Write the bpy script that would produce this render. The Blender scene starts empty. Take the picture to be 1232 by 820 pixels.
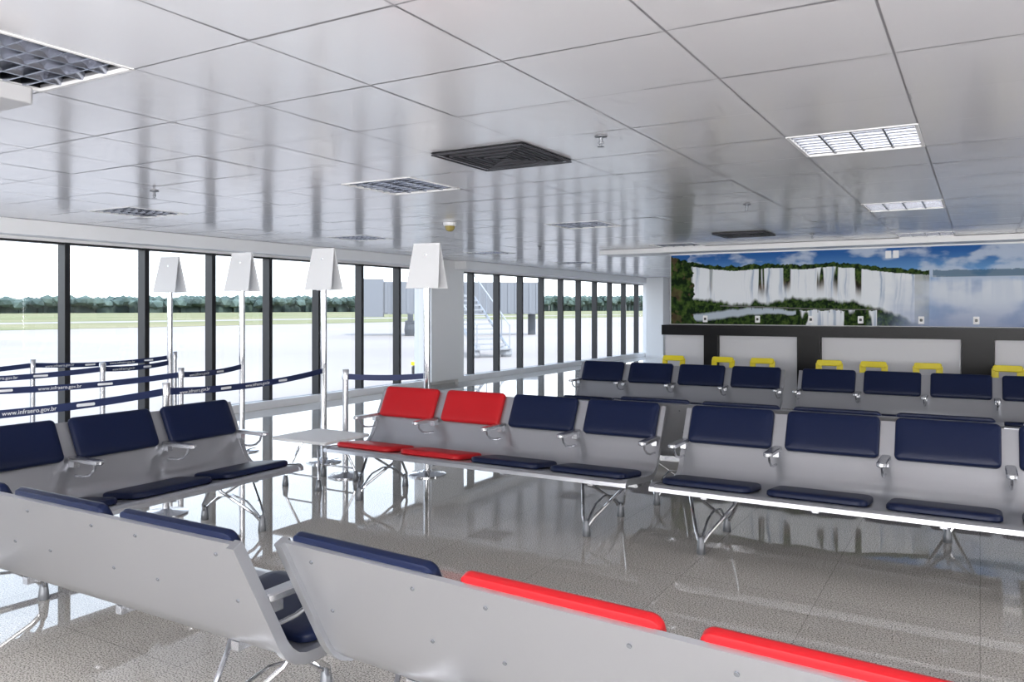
import bpy, bmesh, math, random
from mathutils import Vector, Matrix, noise
random.seed(7)
scene = bpy.context.scene
scene.view_settings.view_transform = 'Standard'
scene.view_settings.look = 'None'
scene.view_settings.exposure = 0.38
COL = scene.collection

# ------------------------------------------------------------------ materials
def mat(name, col, rough=.5, metal=0., spec=.5, emit=None, estr=0., coat=0.):
    m = bpy.data.materials.new(name); m.use_nodes = True
    b = m.node_tree.nodes['Principled BSDF']
    b.inputs['Base Color'].default_value = (*col, 1)
    b.inputs['Roughness'].default_value = rough
    b.inputs['Metallic'].default_value = metal
    b.inputs['Specular IOR Level'].default_value = spec
    b.inputs['Coat Weight'].default_value = coat
    if emit:
        b.inputs['Emission Color'].default_value = (*emit, 1)
        b.inputs['Emission Strength'].default_value = estr
    return m

def add_noise_color(m, c1, c2, scale, detail=4, lo=.4, hi=.6, coords='Object'):
    nt = m.node_tree; b = nt.nodes['Principled BSDF']
    tc = nt.nodes.new('ShaderNodeTexCoord')
    n = nt.nodes.new('ShaderNodeTexNoise'); n.inputs['Scale'].default_value = scale; n.inputs['Detail'].default_value = detail
    r = nt.nodes.new('ShaderNodeValToRGB')
    r.color_ramp.elements[0].position = lo; r.color_ramp.elements[1].position = hi
    r.color_ramp.elements[0].color = (*c1, 1); r.color_ramp.elements[1].color = (*c2, 1)
    nt.links.new(tc.outputs[coords], n.inputs['Vector'])
    nt.links.new(n.outputs['Fac'], r.inputs['Fac'])
    nt.links.new(r.outputs['Color'], b.inputs['Base Color'])
    return n, r

def add_bump(m, scale, strength, dist=.002, detail=3, stretch=None):
    nt = m.node_tree; b = nt.nodes['Principled BSDF']
    tc = nt.nodes.new('ShaderNodeTexCoord')
    n = nt.nodes.new('ShaderNodeTexNoise'); n.inputs['Scale'].default_value = scale; n.inputs['Detail'].default_value = detail
    bp = nt.nodes.new('ShaderNodeBump'); bp.inputs['Strength'].default_value = strength; bp.inputs['Distance'].default_value = dist
    if stretch:
        mp = nt.nodes.new('ShaderNodeMapping'); mp.inputs['Scale'].default_value = stretch
        nt.links.new(tc.outputs['Object'], mp.inputs['Vector']); nt.links.new(mp.outputs['Vector'], n.inputs['Vector'])
    else: nt.links.new(tc.outputs['Object'], n.inputs['Vector'])
    nt.links.new(n.outputs['Fac'], bp.inputs['Height'])
    nt.links.new(bp.outputs['Normal'], b.inputs['Normal'])

M_wall = mat('wall_paint', (.90, .90, .90), .6); add_bump(M_wall, 60, .1)
M_white = mat('white_trim', (.91, .91, .92), .4)
M_ceil = mat('ceiling_metal_tile', (.86, .86, .90), .19, .12, .75); add_bump(M_ceil, 2.6, .22, .004, 2)
M_tbar = mat('ceiling_tbar', (.36, .36, .39), .5)
M_black = mat('black_frame', (.010, .010, .012), .35)
M_shell = mat('silver_shell', (.46, .47, .50), .28, .8); add_bump(M_shell, 60, .12, .001, 3, (.06, 6, 6))
M_cast = mat('cast_aluminium', (.54, .55, .58), .25, .85)
M_chrome = mat('chrome', (.72, .73, .76), .1, 1.)
M_foot = mat('grey_foot', (.20, .21, .23), .4, .5)
M_blue = mat('navy_leather', (.005, .010, .038), .40, 0, .2); add_bump(M_blue, 220, .25, .001)
M_red = mat('red_leather', (.44, .009, .014), .42, 0, .25); add_bump(M_red, 220, .25, .001)
M_yellow = mat('yellow_plastic', (.80, .66, .004), .35)
M_belt = mat('belt_blue', (.010, .022, .09), .6)
M_print = mat('white_print', (.8, .82, .85), .6)
M_granite_black = mat('black_granite', (.012, .012, .014), .3, 0, .15)
add_noise_color(M_granite_black, (.002, .002, .003), (.010, .010, .012), 140)
M_table = mat('table_top', (.76, .76, .77), .5, 0, .3)
M_sign = mat('sign_board', (.78, .79, .81), .45)
M_dark = mat('dark_vent', (.02, .02, .024), .45, .2)
M_louvre = mat('louvre_mirror', (.75, .76, .8), .2, 1.)
M_louvre2 = mat('louvre_mirror_dim', (.36, .38, .44), .18, 1.)
M_louvre3 = mat('louvre_blade_dark', (.20, .21, .24), .25, 1.)
M_lamp = mat('fluorescent_tube', (1, 1, 1), .5, emit=(1, .98, .95), estr=3.2)
M_lampoff = mat('fluorescent_tube_off', (.5, .5, .52), .4)

# floor
M_floor = mat('polished_granite', (.4, .38, .36), .05, 0, 1.)
nt = M_floor.node_tree; b = nt.nodes['Principled BSDF']
tc = nt.nodes.new('ShaderNodeTexCoord')
n1 = nt.nodes.new('ShaderNodeTexNoise'); n1.inputs['Scale'].default_value = 130; n1.inputs['Detail'].default_value = 7
r1 = nt.nodes.new('ShaderNodeValToRGB')
e = r1.color_ramp.elements
e[0].position = .36; e[0].color = (.10, .094, .088, 1)
e[1].position = .60; e[1].color = (.72, .685, .64, 1)
k = e.new(.47); k.color = (.46, .435, .40, 1)
n2 = nt.nodes.new('ShaderNodeTexNoise'); n2.inputs['Scale'].default_value = 1.3; n2.inputs['Detail'].default_value = 3
nt.links.new(tc.outputs['Object'], n1.inputs['Vector']); nt.links.new(n1.outputs['Fac'], r1.inputs['Fac'])
nt.links.new(tc.outputs['Object'], n2.inputs['Vector'])
br = nt.nodes.new('ShaderNodeTexBrick'); br.offset = 0; br.inputs['Scale'].default_value = 1
br.inputs['Mortar Size'].default_value = .002; br.inputs['Brick Width'].default_value = .8; br.inputs['Row Height'].default_value = .8
br.inputs['Color1'].default_value = (1, 1, 1, 1); br.inputs['Color2'].default_value = (.92, .92, .92, 1); br.inputs['Mortar'].default_value = (.55, .55, .55, 1)
nt.links.new(tc.outputs['Object'], br.inputs['Vector'])
mx = nt.nodes.new('ShaderNodeMix'); mx.data_type = 'RGBA'; mx.blend_type = 'MULTIPLY'; mx.inputs[0].default_value = 1
nt.links.new(r1.outputs['Color'], mx.inputs[6]); nt.links.new(br.outputs['Color'], mx.inputs[7])
nt.links.new(mx.outputs[2], b.inputs['Base Color'])
mr = nt.nodes.new('ShaderNodeMapRange'); mr.inputs['To Min'].default_value = .008; mr.inputs['To Max'].default_value = .04
nt.links.new(n2.outputs['Fac'], mr.inputs['Value']); nt.links.new(mr.outputs['Result'], b.inputs['Roughness'])

# glass
M_glass = bpy.data.materials.new('window_glass'); M_glass.use_nodes = True
nt = M_glass.node_tree; nt.nodes.clear()
o = nt.nodes.new('ShaderNodeOutputMaterial'); t = nt.nodes.new('ShaderNodeBsdfTransparent'); t.inputs[0].default_value = (.97, .98, .98, 1)
g = nt.nodes.new('ShaderNodeBsdfGlossy'); g.inputs['Roughness'].default_value = .02
ms = nt.nodes.new('ShaderNodeMixShader'); ms.inputs[0].default_value = .03
nt.links.new(t.outputs[0], ms.inputs[1]); nt.links.new(g.outputs[0], ms.inputs[2]); nt.links.new(ms.outputs[0], o.inputs[0])

# ------------------------------------------------------------------ mesh helpers
def mk(name, bm, m, parent=None, loc=(0, 0, 0), rot=(0, 0, 0), smooth=False):
    bmesh.ops.recalc_face_normals(bm, faces=bm.faces[:])
    me = bpy.data.meshes.new(name); bm.to_mesh(me); bm.free()
    for mm in (m if isinstance(m, (list, tuple)) else [m]): me.materials.append(mm)
    if smooth:
        for p in me.polygons: p.use_smooth = True
        try: me.set_sharp_from_angle(angle=math.radians(38))
        except Exception: pass
    return inst(name, me, parent, loc, rot)

def inst(name, me, parent=None, loc=(0, 0, 0), rot=(0, 0, 0)):
    ob = bpy.data.objects.new(name, me); COL.objects.link(ob)
    ob.location = loc; ob.rotation_euler = rot
    if parent: ob.parent = parent
    return ob

def empty(name, loc=(0, 0, 0), rz=0.):
    ob = bpy.data.objects.new(name, None); COL.objects.link(ob)
    ob.location = loc; ob.rotation_euler = (0, 0, rz); ob.empty_display_size = .2
    return ob

def box(bm, x0, x1, y0, y1, z0, z1, mi=0):
    vs = [bm.verts.new(p) for p in [(x0,y0,z0),(x1,y0,z0),(x1,y1,z0),(x0,y1,z0),(x0,y0,z1),(x1,y0,z1),(x1,y1,z1),(x0,y1,z1)]]
    for q in [(0,3,2,1),(4,5,6,7),(0,1,5,4),(1,2,6,5),(2,3,7,6),(3,0,4,7)]:
        f = bm.faces.new([vs[i] for i in q]); f.material_index = mi

def tube(bm, pts, r, n=10, mi=0):
    pts = [Vector(p) for p in pts]; rings = []
    rr = r if isinstance(r, (list, tuple)) else [r]*len(pts)
    ref = None
    for i, p in enumerate(pts):
        if i == 0: d = pts[1]-p
        elif i == len(pts)-1: d = p-pts[i-1]
        else: d = (pts[i+1]-p).normalized()+(p-pts[i-1]).normalized()
        d.normalize()
        if ref is None: ref = Vector((0,0,1)) if abs(d.z) < .9 else Vector((1,0,0))
        a = (ref-d*ref.dot(d)).normalized(); ref = a; c = d.cross(a)
        rings.append([bm.verts.new(p+(a*math.cos(2*math.pi*j/n)+c*math.sin(2*math.pi*j/n))*rr[i]) for j in range(n)])
    for i in range(len(rings)-1):
        for j in range(n):
            f = bm.faces.new([rings[i][j], rings[i][(j+1)%n], rings[i+1][(j+1)%n], rings[i+1][j]]); f.material_index = mi
    for rg in (rings[0], rings[-1]):
        f = bm.faces.new(rg); f.material_index = mi

def lathe(bm, prof, n=24, c=(0, 0), mi=0):
    rings = []
    for r, z in prof:
        rings.append([bm.verts.new((c[0]+r*math.cos(2*math.pi*j/n), c[1]+r*math.sin(2*math.pi*j/n), z)) for j in range(n)])
    for i in range(len(rings)-1):
        for j in range(n):
            f = bm.faces.new([rings[i][j], rings[i][(j+1)%n], rings[i+1][(j+1)%n], rings[i+1][j]]); f.material_index = mi
    bm.faces.new(rings[0]).material_index = mi; bm.faces.new(rings[-1]).material_index = mi

def rslab(bm, w, h, r, layers, M=Matrix.Identity(4), seg=5, mi=0, bow=0.):
    """rounded-rectangle slab; layers: (inset, z)."""
    rings = []
    for ins, z in layers:
        ww = w/2-ins; hh = h/2-ins; rr = max(r-ins, .002); ring = []
        for cx, cy, a0 in [(ww-rr, hh-rr, 0), (-ww+rr, hh-rr, 90), (-ww+rr, -hh+rr, 180), (ww-rr, -hh+rr, 270)]:
            for s in range(seg+1):
                a = math.radians(a0+90*s/seg)
                x = cx+rr*math.cos(a); y = cy+rr*math.sin(a)
                ring.append(bm.verts.new(M @ Vector((x, y, z-bow*(x/(w/2))**2))))
        rings.append(ring)
    n = len(rings[0])
    for i in range(len(rings)-1):
        for j in range(n):
            f = bm.faces.new([rings[i][j], rings[i][(j+1)%n], rings[i+1][(j+1)%n], rings[i+1][j]]); f.material_index = mi
    bm.faces.new(rings[0][::-1]).material_index = mi; bm.faces.new(rings[-1]).material_index = mi

def quickbox(name, x0, x1, y0, y1, z0, z1, m, parent=None):
    bm = bmesh.new(); box(bm, x0, x1, y0, y1, z0, z1); return mk(name, bm, m, parent)

# ------------------------------------------------------------------ room constants
H = 2.75; WX = -10.3; YE = 26.7; YB = -6.0; XR = 8.0; DM = 14.1; XM = -4.9
T = .755; CX0 = -.319; CY0 = 3.03

quickbox('floor', WX-.3, XR+.2, YB-.2, YE+.2, -.2, 0, M_floor)
quickbox('roof_slab', WX-.5, XR+.3, YB-.3, YE+.3, 2.95, 3.25, M_wall)
quickbox('wall_south', WX-.2, XR+.2, YB-.2, YB, 0, 2.95, M_wall)
quickbox('wall_east', XR, XR+.2, YB, YE, 0, 2.95, M_wall)
quickbox('wall_north', WX, XM, YE, YE+.2, 0, 2.95, M_wall)
quickbox('wall_mural_side', XM, XR, DM, DM+.3, 0, 2.95, M_wall)
quickbox('wall_corridor', XM, XM+.2, DM+.3, YE, 0, 2.95, M_wall)

# window wall -----------------------------------------------------------
bm = bmesh.new()
box(bm, WX-.2, WX, YB, YE, 0, .10)           # sill
box(bm, WX-.2, WX, YB, YE, 2.52, 2.95)       # header
box(bm, WX-.2, WX+.25, 13.75, 14.98, .10, 2.52)    # pier
box(bm, WX-.2, WX, YB, -4.2, .10, 2.52)
mk('wall_west', bm, M_wall)
bm = bmesh.new(); box(bm, WX, WX+.10, YB, 13.75, 0, .13); box(bm, WX, WX+.1, 14.98, YE, 0, .13)
mk('baseboard_west', bm, M_white)
quickbox('trim_1', WX, WX+.3, YB, 13.8, 2.56, H-.005, M_white)
quickbox('trim_2', WX, WX+.3, 15.0, YE, 2.56, H-.005, M_white)

def window(idx, y0, y1, ms):
    root = empty('window_%d' % idx, (WX, (y0+y1)/2, 0))
    oy = (y0+y1)/2
    bm = bmesh.new()
    for y in ms: box(bm, -.12, .04, y-.036-oy, y+.036-oy, .10, 2.52)
    box(bm, -.10, .02, y0-oy, y1-oy, .10, .135); box(bm, -.10, .02, y0-oy, y1-oy, 2.495, 2.52)
    mk('mullions', bm, M_black, root)
    bm = bmesh.new(); box(bm, -.09, -.082, y0-oy, y1-oy, .12, 2.5)
    mk('glass', bm, M_glass, root)
P = 1.152
window(1, -4.2, 13.75, [6.04+P*i for i in range(-9, 7)])
window(2, 14.98, YE, [15.7+1.165*i for i in range(0, 10)])

# end column near north wall
bm = bmesh.new(); box(bm, -9.9, -9.3, 26.0, 26.6, 0, 2.74)
box(bm, -9.92, -9.28, 25.98, 26.62, 0, .12)
mk('column', bm, M_wall)

# ------------------------------------------------------------------ ceiling
lights_on = [(-.697, 5.67), (-.697, 9.445), (-.697, 13.22), (-4.47, 13.22), (3.08, 5.67), (3.08, 9.445), (3.08, 1.895), (-.697, -1.88), (3.08, -1.88), (-4.47, -1.88)]
lights_off = [(-4.47, 5.67), (-4.47, 9.445), (-8.247, 5.67), (-8.247, 9.445), (-3.715, 1.9), (-8.247, 13.22), (-8.247, 17.0)]
vents = [(-2.96, 4.915), (-2.96, 11.71)]
def cell(x, y): return (round((x-(CX0-T/2))/T), round((y-(CY0+T/2))/T))
holes = {cell(x, y) for x, y in lights_on+lights_off+vents}
bm = bmesh.new(); bt = bmesh.new(); gp = .005
for i in range(-13, 12):
    for j in range(-12, 32):
        x0 = CX0-T+i*T; x1 = x0+T; y0 = CY0+j*T; y1 = y0+T
        if x0 > XR or x1 < WX or y1 < YB or y0 > YE: continue
        if x0 > XM+.1 and y0 > DM+.2: continue
        if (i, j) in holes: continue
        X0 = max(x0, WX)+gp; X1 = min(x1, XR)-gp; Y0 = max(y0, YB)+gp; Y1 = min(y1, YE)-gp
        if X1-X0 < .03 or Y1-Y0 < .03: continue
        tx = random.gauss(0, .0018); ty = random.gauss(0, .0018)
        N = 4; g = []
        cxx = (X0+X1)/2; cyy = (Y0+Y1)/2
        for a in range(N+1):
            row = []
            for b_ in range(N+1):
                x = X0+(X1-X0)*a/N; y = Y0+(Y1-Y0)*b_/N
                u = 2*a/N-1; v = 2*b_/N-1
                z = H+tx*(x-cxx)+ty*(y-cyy)-.0012*(1-u*u)*(1-v*v)
                row.append(bm.verts.new((x, y, z)))
            g.append(row)
        for a in range(N):
            for b_ in range(N):
                bm.faces.new([g[a][b_], g[a][b_+1], g[a+1][b_+1], g[a+1][b_]])
for f in bm.faces: f.normal_update()
me = bpy.data.meshes.new('ceiling'); bm.to_mesh(me); bm.free(); me.materials.append(M_ceil)
for p in me.polygons: p.use_smooth = True
ceil = inst('ceiling', me)
for i in range(-13, 13):
    x = CX0-T+i*T
    if WX < x < XR: box(bt, x-.012, x+.012, YB, YE if x < XM else DM, H+.0022, H+.03)
for j in range(-12, 33):
    y = CY0+j*T
    if YB < y < YE: box(bt, WX, XR if y < DM else XM, y-.012, y+.012, H+.0025, H+.029)
mk('ceiling_grid', bt, M_tbar, ceil)

def light_fixture(x, y, on):
    root = empty('ceiling_light', (x, y, H))
    s = T/2-.008
    bm = bmesh.new()
    for a in (-1, 1):
        box(bm, a*s-.010, a*s+.010, -s, s, -.005, .012); box(bm, -s, s, a*s-.010, a*s+.010, -.005, .012)
    mk('frame', bm, M_white, root)
    bm = bmesh.new()   # housing
    box(bm, -s, s, -s, s, .12, .125)
    for a in (-1, 1):
        box(bm, a*s-.003, a*s+.003, -s, s, .013, .12); box(bm, -s, s, a*s-.003, a*s+.003, .013, .12)
    mk('housing', bm, M_louvre if on else M_dark, root)
    bm = bmesh.new()
    nb = 8
    for i in range(1, 4):
        xx = -s+2*s*i/4
        v = []
        for (dx, z) in ((-.03, .07), (-.014, .02), (-.006, .0), (.006, .0), (.014, .02), (.03, .07)):
            v.append((bm.verts.new((xx+dx, -s, z)), bm.verts.new((xx+dx, s, z))))
        for a_, b_ in zip(v[:-1], v[1:]): bm.faces.new([a_[0], b_[0], b_[1], a_[1]])
    for j in range(1, nb):
        yy = -s+2*s*j/nb
        v = [bm.verts.new(p) for p in [(-s, yy-.013, .05), (s, yy-.013, .05), (s, yy-.005, .002), (s, yy+.005, .002), (-s, yy+.005, .002), (-s, yy-.005, .002), (-s, yy+.013, .05), (s, yy+.013, .05)]]
        bm.faces.new([v[0], v[1], v[2], v[5]]); bm.faces.new([v[5], v[2], v[3], v[4]]); bm.faces.new([v[4], v[3], v[7], v[6]])
    mk('louvre', bm, M_louvre3 if on else M_louvre2, root)
    bm = bmesh.new()
    for i in range(4):
        xx = -s+2*s*(i+.5)/4
        tube(bm, [(xx, -s+.03, .085), (xx, s-.03, .085)], .014, 8)
    mk('tubes', bm, M_lamp if on else M_lampoff, root, smooth=True)
for x, y in lights_on: light_fixture(x, y, True)
for x, y in lights_off: light_fixture(x, y, False)

M_vb = mat('vent_blade', (.05, .05, .06), .5, .2)
def air_vent(x, y):
    root = empty('air_diffuser', (x, y, H-.019)); s = T/2-.01
    bm = bmesh.new()
    for k in range(8):
        a = s*(1-k/8.2)-.004; w = .012
        z = -.004+.004*(k % 2)
        for sg in (-1, 1):
            box(bm, sg*a-w/2, sg*a+w/2, -a, a, z, z+.010); box(bm, -a, a, sg*a-w/2, sg*a+w/2, z, z+.010)
    mk('blades', bm, M_vb, root)
    bm = bmesh.new(); box(bm, -s, s, -s, s, .012, .017); mk('plenum', bm, M_dark, root)
for x, y in vents: air_vent(x, y)

def sprinkler(x, y):
    root = empty('fire_sprinkler', (x, y, H-.004))
    bm = bmesh.new(); lathe(bm, [(.04, 0), (.04, -.006), (.012, -.012), (.01, -.03), (.006, -.05)], 16)
    tube(bm, [(-.015, 0, -.03), (-.02, 0, -.045), (0, 0, -.065)], .003, 6); tube(bm, [(.015, 0, -.03), (.02, 0, -.045), (0, 0, -.065)], .003, 6)
    lathe(bm, [(.022, -.065), (.022, -.068)], 16)
    mk('head', bm, M_foot, root)
for x, y in [(-2.07, 4.64), (-6.6, 4.7), (-2.1, 8.42), (-6.6, 12.2), (-2.1, 12.2)]: sprinkler(x, y)
root = empty('dome_camera', (-5.78, 8.3, H-.003))
bm = bmesh.new(); lathe(bm, [(.085, 0), (.085, -.03), (.07, -.045)], 24); mk('base', bm, M_white, root, smooth=True)
bm = bmesh.new(); lathe(bm, [(.065, -.045), (.06, -.075), (.045, -.1), (.02, -.113), (.001, -.115)], 24); mk('dome', bm, mat('dome_amber', (.4, .32, .10), .1), root, smooth=True)

# hanging box top-left
root = empty('ceiling_display_box', (-4.2, 1.75, 2.55))
bm = bmesh.new(); rslab(bm, 1.24, .42, .02, [(.004, 0), (0, .004), (0, .068), (.004, .072)]); mk('case', bm, mat('box_grey', (.5, .5, .52), .4), root)
bm = bmesh.new()
for x in (-.45, .45): tube(bm, [(x, 0, .07), (x, 0, .198)], .012, 8)
mk('hangers', bm, M_cast, root)

# soffit over counter
quickbox('trim_3', -6.1, XR, 13.6, DM-.001, 2.66, H-.006, M_white)
quickbox('trim_4', -6.1, XM-.001, DM, 14.4, 2.66, H-.006, M_white)

# ------------------------------------------------------------------ mural
def fbm(x, y, z=0, o=4): return noise.fractal(Vector((x, y, z)), 1.0, 2.0, o)
def sm(a, b, x):
    t = max(0, min(1, (x-a)/(b-a))); return t*t*(3-2*t)
def mixc(a, b, t): return tuple(a[i]*(1-t)+b[i]*t for i in range(3))
def lerp_pts(x, pts):
    if x <= pts[0][0]: return pts[0][1]
    for (a, va), (b, vb) in zip(pts[:-1], pts[1:]):
        if x <= b: return va+(vb-va)*(x-a)/(b-a)
    return pts[-1][1]
BR = [(.3, .16), (.8, .22), (1.2, .25), (1.5, .23), (1.9, .22), (2.3, .25), (2.8, .22), (3.2, .26), (3.6, .31), (4.1, .35), (4.5, .38)]
FT = [(.3, .60), (.9, .67), (1.3, .69), (1.8, .66), (2.2, .62), (2.8, .64), (3.3, .70), (3.8, .85), (4.4, 1.1)]
def foliage(X, t, s=1., z=1):
    n = fbm(X*14*s, t*15*s, z)+.6*fbm(X*34*s, t*34*s, z+5, 2)
    base = mixc((.004, .014, .004), (.040, .082, .014), sm(-.5, .5, n))
    return mixc(base, (.10, .135, .03), .6*sm(.35, .8, n))
def mural_color(X, t):
    # X: metres from left edge, t: 0 top..1 bottom
    sky = mixc((.025, .12, .38), (.15, .34, .64), sm(0, .35, t))
    cn = fbm(X*1.0, t*3.4, 3)+.35*fbm(X*4, t*9, 13)
    clo = sm(-.02, .5, cn+.25*sm(3.2, 5.0, X)-.05)
    c = mixc(sky, (.62, .69, .79), clo*.75)
    br = lerp_pts(X, BR)+.012*fbm(X*6, 2, 2)
    ft = lerp_pts(X, FT)+.035*fbm(X*5, 2, 12)
    top = br-.050-.035*abs(fbm(X*3.1, 1, 9))-.02*fbm(X*13, 5, 9, 2)
    if X < 4.2 and t > top: c = foliage(X, t)
    if X > 4.25 and .30+.012*fbm(X*6, 0, 2) < t < .385: c = mixc((.05, .12, .19), c, .25)
    if .38 < X < 4.6 and t > br:
        h = (t-br)/max(ft-br, .05)
        wob = .03*fbm(X*2, t*3, 71)
        st = fbm((X+wob)*11, t*.5, 5, 5)+.35*fbm((X+wob)*38, t*1.0, 6, 2)
        w = mixc((.30, .40, .55), (.86, .89, .93), sm(-.85, -.05, st))
        gap = fbm(X*4.6, t*.35, 25, 3)+.12*(1-sm(.1, .35, abs(X-2.95)))+.25*(1-sm(.02, .10, abs(X-1.62)))
        gg = sm(.27, .34, gap)*(1-sm(.45+.4*fbm(X*7, 3, 3), .95, h)*.9)
        if X < 1.5: gg *= .5
        if X > 3.5: gg *= 1-sm(3.5, 3.9, X)
        rock = mixc((.03, .02, .016), (.12, .08, .05), sm(-.3, .4, fbm(X*15, t*9, 14)))
        w = mixc(w, mixc(foliage(X, t, 1., 8), rock, sm(.25, .6, h)), gg)
        w = mixc(w, (.84, .88, .93), sm(.6, 1.0, h+.25*fbm(X*4, t*4, 31))*.65)
        edge = sm(ft-.01, ft+.05, t+.03*fbm(X*9, t*5, 90))
        base = foliage(X, t)
        c = mixc(w, base, edge) if X < 4.0 else mixc(c, w, .55*(1-sm(4.0, 4.6, X))*(1-edge))
    if X >= 3.3 and t > .38:
        m = mixc((.34, .44, .64), (.66, .72, .82), sm(-.5, .45, fbm(X*1.1, t*2.6, 12)+.3*fbm(X*4, t*6, 2)))
        m = mixc(m, (.80, .84, .90), .55*sm(.8, .45, t)*sm(-.3, .35, fbm(X*8, t*.8, 5, 3)))
        m = mixc(m, (.26, .32, .52), .65*sm(.65, 1., t))
        c = mixc(c, m, sm(3.4, 4.5, X+.35*fbm(X*2, t*3, 44)+.5*(t-.6))*sm(.38, .46, t))
    if t > .70 and X < 4.0:
        riv = .86+.05*math.sin(X*2.2+1)+.02*fbm(X*6, 0, 8)
        wdt = .035+.03*math.sin(X*1.3+.4)
        q = abs(t-riv)
        if X < 2.2 and q < wdt: c = mixc((.50, .57, .65), c, sm(wdt*.5, wdt, q)*.8)
        if 2.2 < X < 3.45 and t > .80+.02*fbm(X*7, 0, 3):
            wv = mixc((.42, .5, .62), (.86, .89, .93), sm(-.7, .05, fbm(X*13, t*1.2, 8, 4)))
            gp2 = sm(.05, .16, fbm(X*3.2, t*1.4, 42, 3))
            c = mixc(wv, c, gp2)
    by = .745+.010*X-.014*math.sin(X*1.6)
    if .9 < X < 3.5 and abs(t-by) < .007: c = (.16, .16, .15)
    if .9 < X < 3.5 and by < t < by+.045 and (X*5.5) % 1 < .06: c = (.05, .05, .045)
    lf = .34+.12*fbm(1, t*5, 50)+.14*t
    if X < lf:
        c = foliage(X, t, .6, 60)
        if fbm(X*5, t*6, 77) > .28: c = mixc(c, (.13, .075, .045), .5)
        if t < .01+.14*(X/.5)+.04*fbm(X*9, 0, 5): c = sky
    return c
MW = 6.6; MZ0 = 1.385; MZ1 = 2.635; NX = 800; NZ = 155
bm = bmesh.new(); cl = bm.verts.layers.float_color.new('Col')
grid = []
for i in range(NX+1):
    row = []
    for j in range(NZ+1):
        v = bm.verts.new((MW*i/NX, 0, (MZ1-MZ0)*j/NZ)); v[cl] = (*mural_color(MW*i/NX, 1-j/NZ), 1); row.append(v)
    grid.append(row)
for i in range(NX):
    for j in range(NZ): bm.faces.new([grid[i][j], grid[i+1][j], grid[i+1][j+1], grid[i][j+1]])
M_mural = mat('mural_print', (.5, .5, .5), .6, 0, .1)
nt = M_mural.node_tree; at = nt.nodes.new('ShaderNodeAttribute'); at.attribute_name = 'Col'
nt.links.new(at.outputs['Color'], nt.nodes['Principled BSDF'].inputs['Base Color'])
mk('waterfall_mural', bm, M_mural, None, (XM+.01, DM-.006, MZ0))

# outlets on mural
for n_, (x, z) in enumerate([(-4.25, 1.48), (-3.33, 1.48), (-2.45, 1.48), (-1.68, 1.48), (-.8, 1.48), (-.05, 1.48), (-1.27, 2.53), (-1.16, 2.53)]):
    root = empty('power_outlet', (x, DM-.009, z))
    bm = bmesh.new(); M_ = Matrix.Rotation(math.radians(90), 4, 'X')
    rslab(bm, .085, .12, .01, [(0, 0), (0, .008), (.005, .012)], M_); mk('plate', bm, M_white, root)
    if z < 2:
        bm = bmesh.new(); rslab(bm, .04, .045, .012, [(0, .012), (0, .014)], M_); mk('socket', bm, M_black, root)

# ------------------------------------------------------------------ bar counter
root = empty('bar_counter', (0, 0, 0))
bm = bmesh.new(); box(bm, XM, 6, 13.62, DM-.003, 1.33, 1.375); box(bm, XM, 6, 13.62, 13.66, 1.2, 1.33)
mk('counter_top', bm, M_granite_black, root)
bm = bmesh.new()
for x, w in [(-4.04, .24), (-2.42, .36), (-.03, .42), (2.3, .4), (4.6, .4)]:
    box(bm, x-w/2, x+w/2, 13.7, DM-.003, 0, 1.33)
mk('supports', bm, M_granite_black, root)
bm = bmesh.new()
xs = [XM, -4.16, -3.92, -2.6, -2.24, -.24, .18, 2.1, 2.5, 4.4]
for a, b_ in zip(xs[::2], xs[1::2]): box(bm, a+.01, b_-.01, 13.80, DM-.003, 0, 1.2)
mk('panels', bm, mat('panel_white', (.62, .62, .66), .4), root)

def bar_stool(x, y, rz):
    root = empty('bar_stool', (x, y, 0), rz)
    bm = bmesh.new()
    for sx in (-1, 1):
        for sy in (-1, 1): tube(bm, [(sx*.13, sy*.13, .62), (sx*.2, sy*.2, 0)], .012, 8)
    for a, b_ in [((-1, -1), (1, -1)), ((1, -1), (1, 1)), ((1, 1), (-1, 1)), ((-1, 1), (-1, -1))]:
        tube(bm, [(a[0]*.178, a[1]*.178, .2), (b_[0]*.178, b_[1]*.178, .2)], .008, 6)
    mk('frame', bm, M_chrome, root, smooth=True)
    bm = bmesh.new()
    rslab(bm, .38, .36, .06, [(.02, .615), (0, .63), (0, .65), (.01, .66)])
    Mb = Matrix.Translation((0, -.165, .83)) @ Matrix.Rotation(math.radians(80), 4, 'X')
    rslab(bm, .36, .09, .035, [(.008, -.015), (0, -.008), (0, .008), (.008, .015)], Mb)
    for sx in (-1, 1): 
        Mp = Matrix.Translation((sx*.15, -.155, .73)) @ Matrix.Rotation(math.radians(82), 4, 'X')
        rslab(bm, .09, .20, .015, [(.004, -.014), (0, -.008), (0, .008), (.004, .014)], Mp)
    mk('shell', bm, M_yellow, root, smooth=True)
for x in [-4.47, -3.61, -3.0, -2.0, -1.37, -.67, .34, 1.2, 2.0]:
    bar_stool(x, 13.15, random.uniform(-.12, .12))

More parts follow.
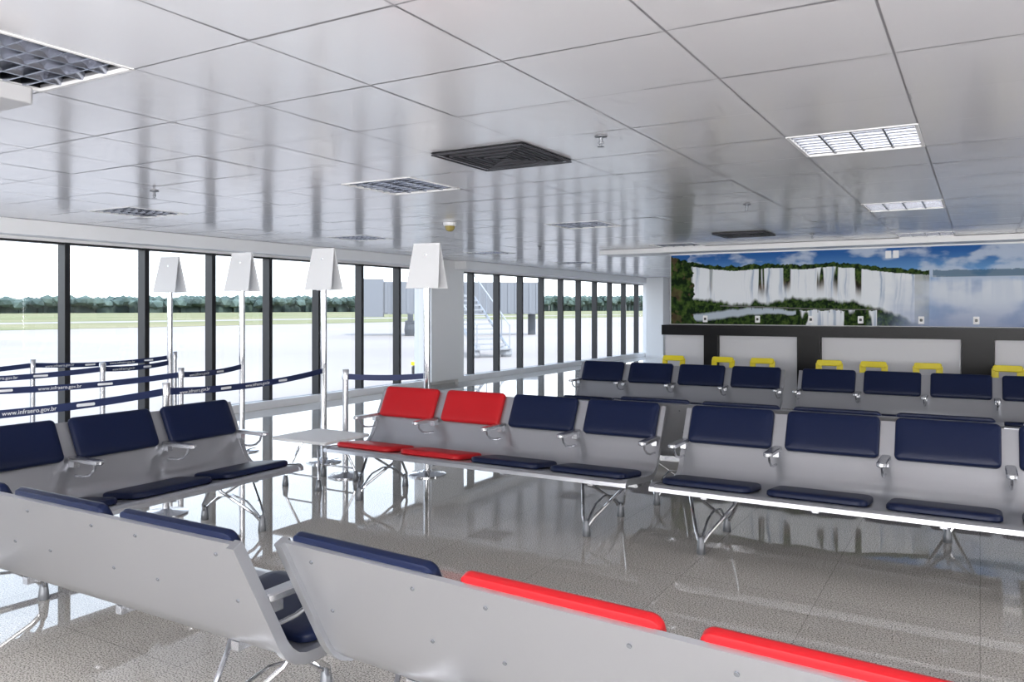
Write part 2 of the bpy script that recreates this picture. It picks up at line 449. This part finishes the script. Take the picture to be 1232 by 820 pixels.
# ------------------------------------------------------------------ benches
PITCH = .71; LEN = 4*PITCH
prof = [(0, .88), (-.05, .78), (-.10, .68), (-.15, .58), (-.2, .48), (-.225, .445), (-.26, .415), (-.30, .40), (-.36, .395), (-.5, .405), (-.65, .422), (-.77, .438), (-.81, .438), (-.83, .425), (-.835, .40)]
def strip(bm, x0, x1, th0, th1, pr=prof):
    """extruded sheet following profile, thickness from th0 (above) to th1 (below)"""
    up, dn = [], []
    for i, (y, z) in enumerate(pr):
        a = pr[max(i-1, 0)]; b_ = pr[min(i+1, len(pr)-1)]
        d = Vector((b_[0]-a[0], b_[1]-a[1])).normalized()
        nn = Vector((d.y, -d.x)) 
        nn = nn if nn.dot(Vector((-.3, 1))) > 0 else -nn
        up.append((y+nn.x*th0, z+nn.y*th0)); dn.append((y-nn.x*th1, z-nn.y*th1))
    loop = up+dn[::-1]
    A = [bm.verts.new((x0, y, z)) for y, z in loop]; B = [bm.verts.new((x1, y, z)) for y, z in loop]
    n = len(loop); m = len(up)
    for i in range(n): bm.faces.new([A[i], A[(i+1)%n], B[(i+1)%n], B[i]])
    for V in (A, B):
        for i in range(m-1): bm.faces.new([V[i], V[i+1], V[n-2-i], V[n-1-i]])

def mesh_of(bm, name, mats, smooth=True):
    bmesh.ops.recalc_face_normals(bm, faces=bm.faces[:])
    me = bpy.data.meshes.new(name); bm.to_mesh(me); bm.free()
    for m in mats: me.materials.append(m)
    if smooth:
        for p in me.polygons: p.use_smooth = True
        try: me.set_sharp_from_angle(angle=math.radians(38))
        except Exception: pass
    return me
bm = bmesh.new(); strip(bm, -LEN/2+.01, LEN/2-.01, .004, .012)
for x in (-LEN/2, LEN/2-.035): strip(bm, x, x+.035, .012, .03)
ME_shell = mesh_of(bm, 'shell', [M_shell])
bm = bmesh.new()
tb = Vector((-.447, -.894)); nb_ = Vector((-.894, .447))
for i in range(4):
    cx = -LEN/2+PITCH*(i+.5)
    for dx in (-.22, .22):
        for dist in (.06, .27):
            p = Vector((0, .88))+tb*dist-nb_*.0125
            tube(bm, [(cx+dx, p.x, p.y), (cx+dx, p.x-nb_.x*.004, p.y-nb_.y*.004)], .007, 10)
ME_screw = mesh_of(bm, 'screws', [M_foot], False)
bm = bmesh.new(); box(bm, -LEN/2+.06, LEN/2-.06, -.47, -.39, .325, .378)
for x in (-1.08, -.36, .36, 1.08): box(bm, x-.02, x+.02, -.70, -.27, .355, .39)
ME_beam = mesh_of(bm, 'beam', [M_cast], False)
def legset(bm, x):
    for yf, yb in ((-.76, -.46), (-.12, -.40)):
        for dx in (-.17, .17):
            tube(bm, [(x+dx, yb, .335), (x+dx*.9, yb+(yf-yb)*.12, .29), (x+dx*.25, yf-(yf-yb)*.12, .13), (x+dx*.05, yf, .07)], .0115, 8)
        lathe(bm, [(.028, 0), (.03, .004), (.026, .05), (.02, .10), (.012, .115)], 14, (x, yf), 1)
    tube(bm, [(x, -.76, .085), (x, -.60, .2), (x, -.44, .23), (x, -.28, .2), (x, -.12, .085)], .008, 8)
ME_legs = []
for x in (-1.08, 1.08):
    bm = bmesh.new(); legset(bm, x); ME_legs.append(mesh_of(bm, 'leg_frame', [M_chrome, M_foot]))
# armrest
bm = bmesh.new()
rslab(bm, .062, .35, .028, [(.006, .640), (0, .646), (0, .664), (.006, .670)], Matrix.Translation((0, -.30, 0)))
box(bm, -.02, .02, -.20, -.135, .60, .65)
tube(bm, [(0, -.41, .645), (0, -.395, .60), (0, -.35, .565), (0, -.28, .548), (0, -.185, .545)], .009, 8)
ME_arm = mesh_of(bm, 'armrest', [M_cast])
# pads
LAY = [(.012, 0), (0, .008), (0, .028), (.006, .038), (.02, .044), (.06, .047), (.11, .048)]
PADS = {}
for nm, m in (('b', M_blue), ('r', M_red)):
    bm = bmesh.new(); rslab(bm, .615, .295, .035, LAY, seg=6); PADS['back'+nm] = mesh_of(bm, 'back_pad', [m])
    bm = bmesh.new(); rslab(bm, .61, .41, .07, LAY, seg=6); PADS['seat'+nm] = mesh_of(bm, 'seat_pad', [m])

def bench(x, y, rz, colors='bbbb'):
    root = empty('airport_bench', (x, y, 0), rz)
    inst('shell', ME_shell, root); inst('screws', ME_screw, root); inst('beam', ME_beam, root)
    for i, me in enumerate(ME_legs): inst('leg_frame_%d' % (i+1), me, root)
    for i in range(5):
        xx = -LEN/2+PITCH*i
        if i == 0: xx += .03
        if i == 4: xx -= .03
        inst('armrest_%d' % (i+1), ME_arm, root, (xx, 0, 0))
    rx_back = math.atan2(.894, .447)
    for i, c in enumerate(colors):
        xx = -LEN/2+PITCH*(i+.5)
        p = Vector((0, .88))+tb*.128+nb_*.003
        inst('back_pad_%d' % (i+1), PADS['back'+c], root, (xx, p.x, p.y), (rx_back, 0, 0))
        inst('seat_pad_%d' % (i+1), PADS['seat'+c], root, (xx, -.565, .418), (-math.atan2(.035, .30), 0, 0))
    return root

XR1 = -3.555; XS1 = -.545
bench(XR1, 6.05, 0, 'rrbb')
bench(XS1, 6.05, 0, 'bbbb')
bench(XS1+2.97, 6.05, 0, 'bbbb')
bench(-1.28, 6.32, math.pi, 'bbbb')
bench(-1.28+2.95, 6.32, math.pi, 'bbbb')
bench(XR1, 10.5, 0, 'bbbb')
bench(XS1, 10.5, 0, 'bbbb')
bench(XS1+2.97, 10.5, 0, 'bbbb')
bench(-5.38, 4.53-LEN/2, math.pi/2, 'bbbb')
bench(-2.10-LEN/2, 1.81, math.pi, 'bbbb')
ang = math.radians(-4)
cx = -2.03+LEN/2*math.cos(ang); cy = 1.92+LEN/2*math.sin(ang)
bench(cx, cy, math.pi+ang, 'brrb')

# side table
root = empty('side_table', (-5.4, 5.62, 0))
bm = bmesh.new(); rslab(bm, .68, .62, .03, [(.004, .43), (0, .434), (0, .452), (.004, .456)]); mk('top', bm, M_table, root)
bm = bmesh.new()
for sy in (-1, 1):
    for sx in (-1, 1):
        tube(bm, [(sx*.1, sy*.12, .43), (sx*.12, sy*.16, .36), (sx*.2, sy*.24, .12), (sx*.21, sy*.25, .07)], .0115, 8)
        lathe(bm, [(.028, 0), (.03, .004), (.026, .05), (.02, .09), (.012, .1)], 14, (sx*.21, sy*.25), 1)
    tube(bm, [(-.2, sy*.24, .12), (.2, sy*.24, .12)], .008, 8)
mk('legs', bm, [M_chrome, M_foot], root, smooth=True)

# ------------------------------------------------------------------ sign stands
SP = [(-8.75, 6.45), (-7.42, 6.43), (-6.14, 6.43), (-4.77, 6.45)]
def sign_stand(x, y, rz):
    root = empty('sign_stand', (x, y, 0), rz)
    bm = bmesh.new(); lathe(bm, [(.19, 0), (.19, .012), (.17, .02), (.05, .032), (.036, .05)], 32); mk('base', bm, M_chrome, root, smooth=True)
    bm = bmesh.new(); tube(bm, [(0, 0, .03), (0, 0, 2.2)], .033, 18); mk('pole', bm, M_chrome, root, smooth=True)
    bm = bmesh.new()
    w = .185; d = .10; z0 = 1.86; z1 = 2.31; th = .006; wt = .15
    for s in (-1, 1):
        a = [(-w, s*d, z0), (w, s*d, z0), (wt, s*.006, z1), (-wt, s*.006, z1)]
        V = [bm.verts.new(p) for p in a]+[bm.verts.new((p[0], p[1]-s*th, p[2])) for p in a]
        for q in [(0,1,2,3),(7,6,5,4),(0,4,5,1),(1,5,6,2),(2,6,7,3),(3,7,4,0)]: bm.faces.new([V[i] for i in q])
    box(bm, -wt, wt, -.012, .012, z1-.02, z1)
    mk('tent_sign', bm, M_sign, root)
for i, (x, y) in enumerate(SP): sign_stand(x, y, [.12, .1, .05, .1][i])

# ------------------------------------------------------------------ stanchions with belts
ST_bm = bmesh.new()
lathe(ST_bm, [(.17, 0), (.17, .012), (.15, .02), (.05, .03), (.03, .045)], 32)
tube(ST_bm, [(0, 0, .03), (0, 0, .96)], .028, 16)
lathe(ST_bm, [(.028, .95), (.034, .955), (.034, 1.05), (.028, 1.058), (.001, 1.06)], 20)
ME_post = mesh_of(ST_bm, 'post', [M_cast])
def belt(root, x, y, x2, y2, z=.985):
    L = math.hypot(x2-x, y2-y); ux = (x2-x)/L; uy = (y2-y)/L
    x2 -= ux*.035; y2 -= uy*.035; x += ux*.03; y += uy*.03; L -= .065
    a = math.atan2(y2-y, x2-x)
    if a <= 0 or a > math.pi: x, y, x2, y2 = x2, y2, x, y; a = math.atan2(y2-y, x2-x)
    bm = bmesh.new(); N = 12; sag = .02*L
    rows = []
    for i in range(N+1):
        t = i/N; zz = -sag*4*t*(1-t)
        rows.append([bm.verts.new((L*t, yy, zz+dz)) for yy, dz in ((-.0012, -.028), (-.0012, .028), (.0012, .028), (.0012, -.028))])
    for i in range(N):
        for j in range(4): bm.faces.new([rows[i][j], rows[i+1][j], rows[i+1][(j+1)%4], rows[i][(j+1)%4]])
    bm.faces.new(rows[0]); bm.faces.new(rows[-1])
    loc = Matrix.Translation(root.location).inverted() @ Vector((x, y, z))
    ob = mk('belt', bm, M_belt, root, loc, (0, 0, a))
    s = .12
    while s+.75 < L:
        cu = bpy.data.curves.new('belt_text', 'FONT'); cu.body = 'www.infraero.gov.br'; cu.size = .044; cu.extrude = .0005
        cu.materials.append(M_print)
        t = (s+.25)/L
        to = bpy.data.objects.new('belt_text', cu); COL.objects.link(to); to.parent = ob
        to.location = (s, -.003, -sag*4*t*(1-t)-.012); to.rotation_euler = (math.pi/2, 0, 0)
        bm = bmesh.new(); t2 = (s+.55)/L; z2 = -sag*4*t2*(1-t2)
        rslab(bm, .14, .022, .009, [(0, 0), (0, .001)], Matrix.Translation((s+.58, -.003, z2)) @ Matrix.Rotation(math.pi/2, 4, 'X'))
        mk('belt_logo', bm, M_print, ob)
        s += .85
def stanchion(x, y, ends):
    root = empty('belt_stanchion', (x, y, 0))
    inst('post', ME_post, root)
    for (x2, y2) in ends: belt(root, x, y, x2, y2)
stanchion(-5.68, 4.15, [(SP[2][0], SP[2][1]), (-5.72, 1.9)]); stanchion(-5.72, 1.9, [])
stanchion(-7.02, 5.3, [(SP[1][0], SP[1][1]), (-7.4, 3.0)]); stanchion(-7.4, 3.0, [(-7.5, 1.)]); stanchion(-7.5, 1.0, [])
stanchion(-8.42, 5.35, [(SP[0][0], SP[0][1]), (-8.9, 3.2)]); stanchion(-8.9, 3.2, [])
stanchion(-9.72, 5.3, [(-9.8, 7.3), (-9.75, 3.2)]); stanchion(-9.8, 7.3, []); stanchion(-9.75, 3.2, [])
stanchion(-5.42, 5.98, [(SP[3][0], SP[3][1])])

# ------------------------------------------------------------------ exterior
M_apron = mat('apron_concrete', (.42, .38, .36), .8, 0, .2); add_noise_color(M_apron, (.26, .235, .222), (.32, .292, .278), .05, 5, .35, .65)
M_grass = mat('grass', (.35, .38, .15), .9, 0, .1); add_noise_color(M_grass, (.145, .165, .075), (.225, .205, .12), .03, 4, .35, .65)  # muted field colours, with haze mixed into the base tone
M_tree = mat('tree_foliage', (.16, .24, .20), .9, 0, .1); add_noise_color(M_tree, (.055, .082, .078), (.105, .145, .13), .12, 5)  # blue-grey distance haze is put into the foliage colour
quickbox('ground', -1500, WX-.35, -600, 1600, -.8, -.3, M_apron)
quickbox('grass_field', -1500, -78, -600, 1600, -.299, -.26, M_grass)
quickbox('taxiway', -120, -108, -600, 1600, -.259, -.25, M_apron)
quickbox('foundation', WX-.34, WX-.2, YB, YE, -.8, .0, M_wall)
bm = bmesh.new()
y = 60
while y < 1200:
    for row in range(2):
        x = -400+random.uniform(-6, 6)-row*12
        d = .506*400+.8625*y
        top = 1.65+.0160*d*random.uniform(.74, 1.12)
        r = random.uniform(1.6, 2.8)*(.5+d/800)
        Mx = Matrix.Translation((x, y+random.uniform(-1, 1), top-r)) @ Matrix.Diagonal((r*1.2, r*1.5, r, 1))
        res = bmesh.ops.create_icosphere(bm, subdivisions=1, radius=1, matrix=Mx)
        for v in res['verts']:
            v.co += Vector((random.uniform(-1, 1), random.uniform(-1, 1), random.uniform(-1, 1)))*r*.2
    box(bm, x-1, x+1, y-3, y+3, -.25, top-r*.8)
    y += r*.8
mk('treeline', bm, M_tree)
root = empty('airfield_sign', (-75, 32.5, -.3))
bm = bmesh.new(); box(bm, -.1, .1, -1.1, 1.1, .5, 1.2); mk('panel', bm, mat('sign_red', (.5, .03, .02), .6), root)
bm = bmesh.new(); box(bm, -.05, .05, -.8, -.7, 0, .5); box(bm, -.05, .05, .7, .8, 0, .5); mk('posts', bm, M_cast, root)

# jet bridge
M_jb = mat('jet_bridge_grey', (.17, .18, .20), .5)
M_jb2 = mat('jet_bridge_dark', (.06, .065, .075), .5)
root = empty('jet_bridge', (-38.0, 47.6, -.3), math.radians(38))
bm = bmesh.new()
box(bm, -1, 11, -1.2, 1.2, 1.6, 4.0)
for i in range(22):
    x = -.9+i*.54; box(bm, x, x+.22, -1.26, 1.26, 1.68, 3.92)
box(bm, -2.6, -1, -1.4, 1.4, 1.4, 4.2)
mk('tunnel', bm, M_jb, root)
bm = bmesh.new()
box(bm, -2.9, -2.6, -1.2, 1.2, 1.6, 4.0)
for sy in (-1.1, 1.1): box(bm, .8, 1.2, sy-.12, sy+.12, .5, 1.6); lathe(bm, [(.01, 0), (.4, 0.02), (.45, .45), (.4, .85), (.01, .9)], 16, (1, sy*1.3))
box(bm, .6, 1.4, -1.4, 1.4, .9, 1.1); lathe(bm, [(.3, 0), (.3, 1.6)], 16, (10.3, 0))
mk('undercarriage', bm, M_jb2, root)
root = empty('boarding_stairs', (-17.0, 27.5, -.3), math.radians(60))
M_st = mat('stairs_paint', (.30, .31, .33), .5)
bm = bmesh.new()
for i in range(12): box(bm, -.7, .7, i*.28, i*.28+.3, .3+i*.2, .36+i*.2)
for s in (-.75, .75):
    tube(bm, [(s, 0, .3), (s, 3.4, 2.6)], .06, 8); tube(bm, [(s, 0, 1.3), (s, 3.4, 3.6), (s, 4.4, 3.6)], .03, 8)
    for i in range(6): tube(bm, [(s, i*.68, .3+i*.46), (s, i*.68, 1.3+i*.46)], .025, 6)
    tube(bm, [(s, 3.3, 2.5), (s, 3.3, .3)], .06, 8)
    lathe(bm, [(.2, 0), (.25, .1), (.25, .35), (.2, .45)], 12, (s, .3)); lathe(bm, [(.2, 0), (.25, .1), (.25, .35), (.2, .45)], 12, (s, 3.2))
box(bm, -.8, .8, 3.3, 4.4, 2.5, 2.6)
mk('stairs', bm, M_st, root)
root = empty('baggage_cart', (-14.2, 19.6, -.3), .4)
bm = bmesh.new(); box(bm, -.5, .5, -.9, .9, .32, .42); tube(bm, [(-.5, .9, .42), (-.5, .9, .9), (.5, .9, .9), (.5, .9, .42)], .03, 8)
tube(bm, [(0, -.9, .36), (0, -1.6, .2)], .03, 8); mk('deck', bm, M_yellow, root)
bm = bmesh.new()
for sx in (-.4, .4):
    for sy in (-.6, .6): lathe(bm, [(.1, 0), (.16, .06), (.16, .26), (.1, .33)], 12, (sx, sy))
mk('wheels', bm, M_black, root)

# ------------------------------------------------------------------ lighting
w = bpy.data.worlds.new('World'); scene.world = w; w.use_nodes = True
nt = w.node_tree; bg = nt.nodes['Background']
tc = nt.nodes.new('ShaderNodeTexCoord'); sp = nt.nodes.new('ShaderNodeSeparateXYZ'); cr = nt.nodes.new('ShaderNodeValToRGB')
cr.color_ramp.elements[0].position = 0; cr.color_ramp.elements[0].color = (.90, .95, 1, 1)
cr.color_ramp.elements[1].position = .6; cr.color_ramp.elements[1].color = (.6, .75, 1, 1)
nt.links.new(tc.outputs['Generated'], sp.inputs[0]); nt.links.new(sp.outputs['Z'], cr.inputs['Fac']); nt.links.new(cr.outputs['Color'], bg.inputs['Color'])
bg.inputs['Strength'].default_value = 2.6
sd = bpy.data.lights.new('sun', 'SUN'); sd.energy = 3.8; sd.angle = .02; sd.color = (1, .95, .87)
so = bpy.data.objects.new('sun', sd); COL.objects.link(so); so.location = (20, -10, 40)
so.rotation_euler = Vector((.55, -.3, .8)).to_track_quat('Z', 'Y').to_euler()

def area(name, loc, zdir, sx, sy, en, col=(1, 1, 1)):
    fd = bpy.data.lights.new(name, 'AREA'); fd.shape = 'RECTANGLE'; fd.size = sx; fd.size_y = sy; fd.energy = en; fd.color = col
    fo = bpy.data.objects.new(name, fd); COL.objects.link(fo); fo.location = loc
    fo.rotation_euler = Vector(zdir).to_track_quat('Z', 'Y').to_euler()
# photographer's flash bounce + two added fill panels, out of view, brightening the interior
area('flash_lamp', (1.2, -2.0, 1.7), (.35, -.80, -.45), 3, 1., 150)
area('fill_light_south', (-1, YB+.3, 1.5), (0, -1, 0), 12, 2.2, 680, (1, .99, .98))
area('fill_light_east', (XR-.3, 5, 1.5), (1, 0, 0), 2.2, 14, 850, (1, .99, .98))

# ------------------------------------------------------------------ camera
cd = bpy.data.cameras.new('camera'); co = bpy.data.objects.new('camera', cd); COL.objects.link(co)
co.location = (0, 0, 1.65); co.rotation_euler = (math.pi/2, 0, math.radians(30.4))
cd.sensor_width = 36; cd.lens = 960/1232*36; cd.shift_y = -38/1232; cd.clip_end = 4000; cd.clip_start = .05
scene.camera = co
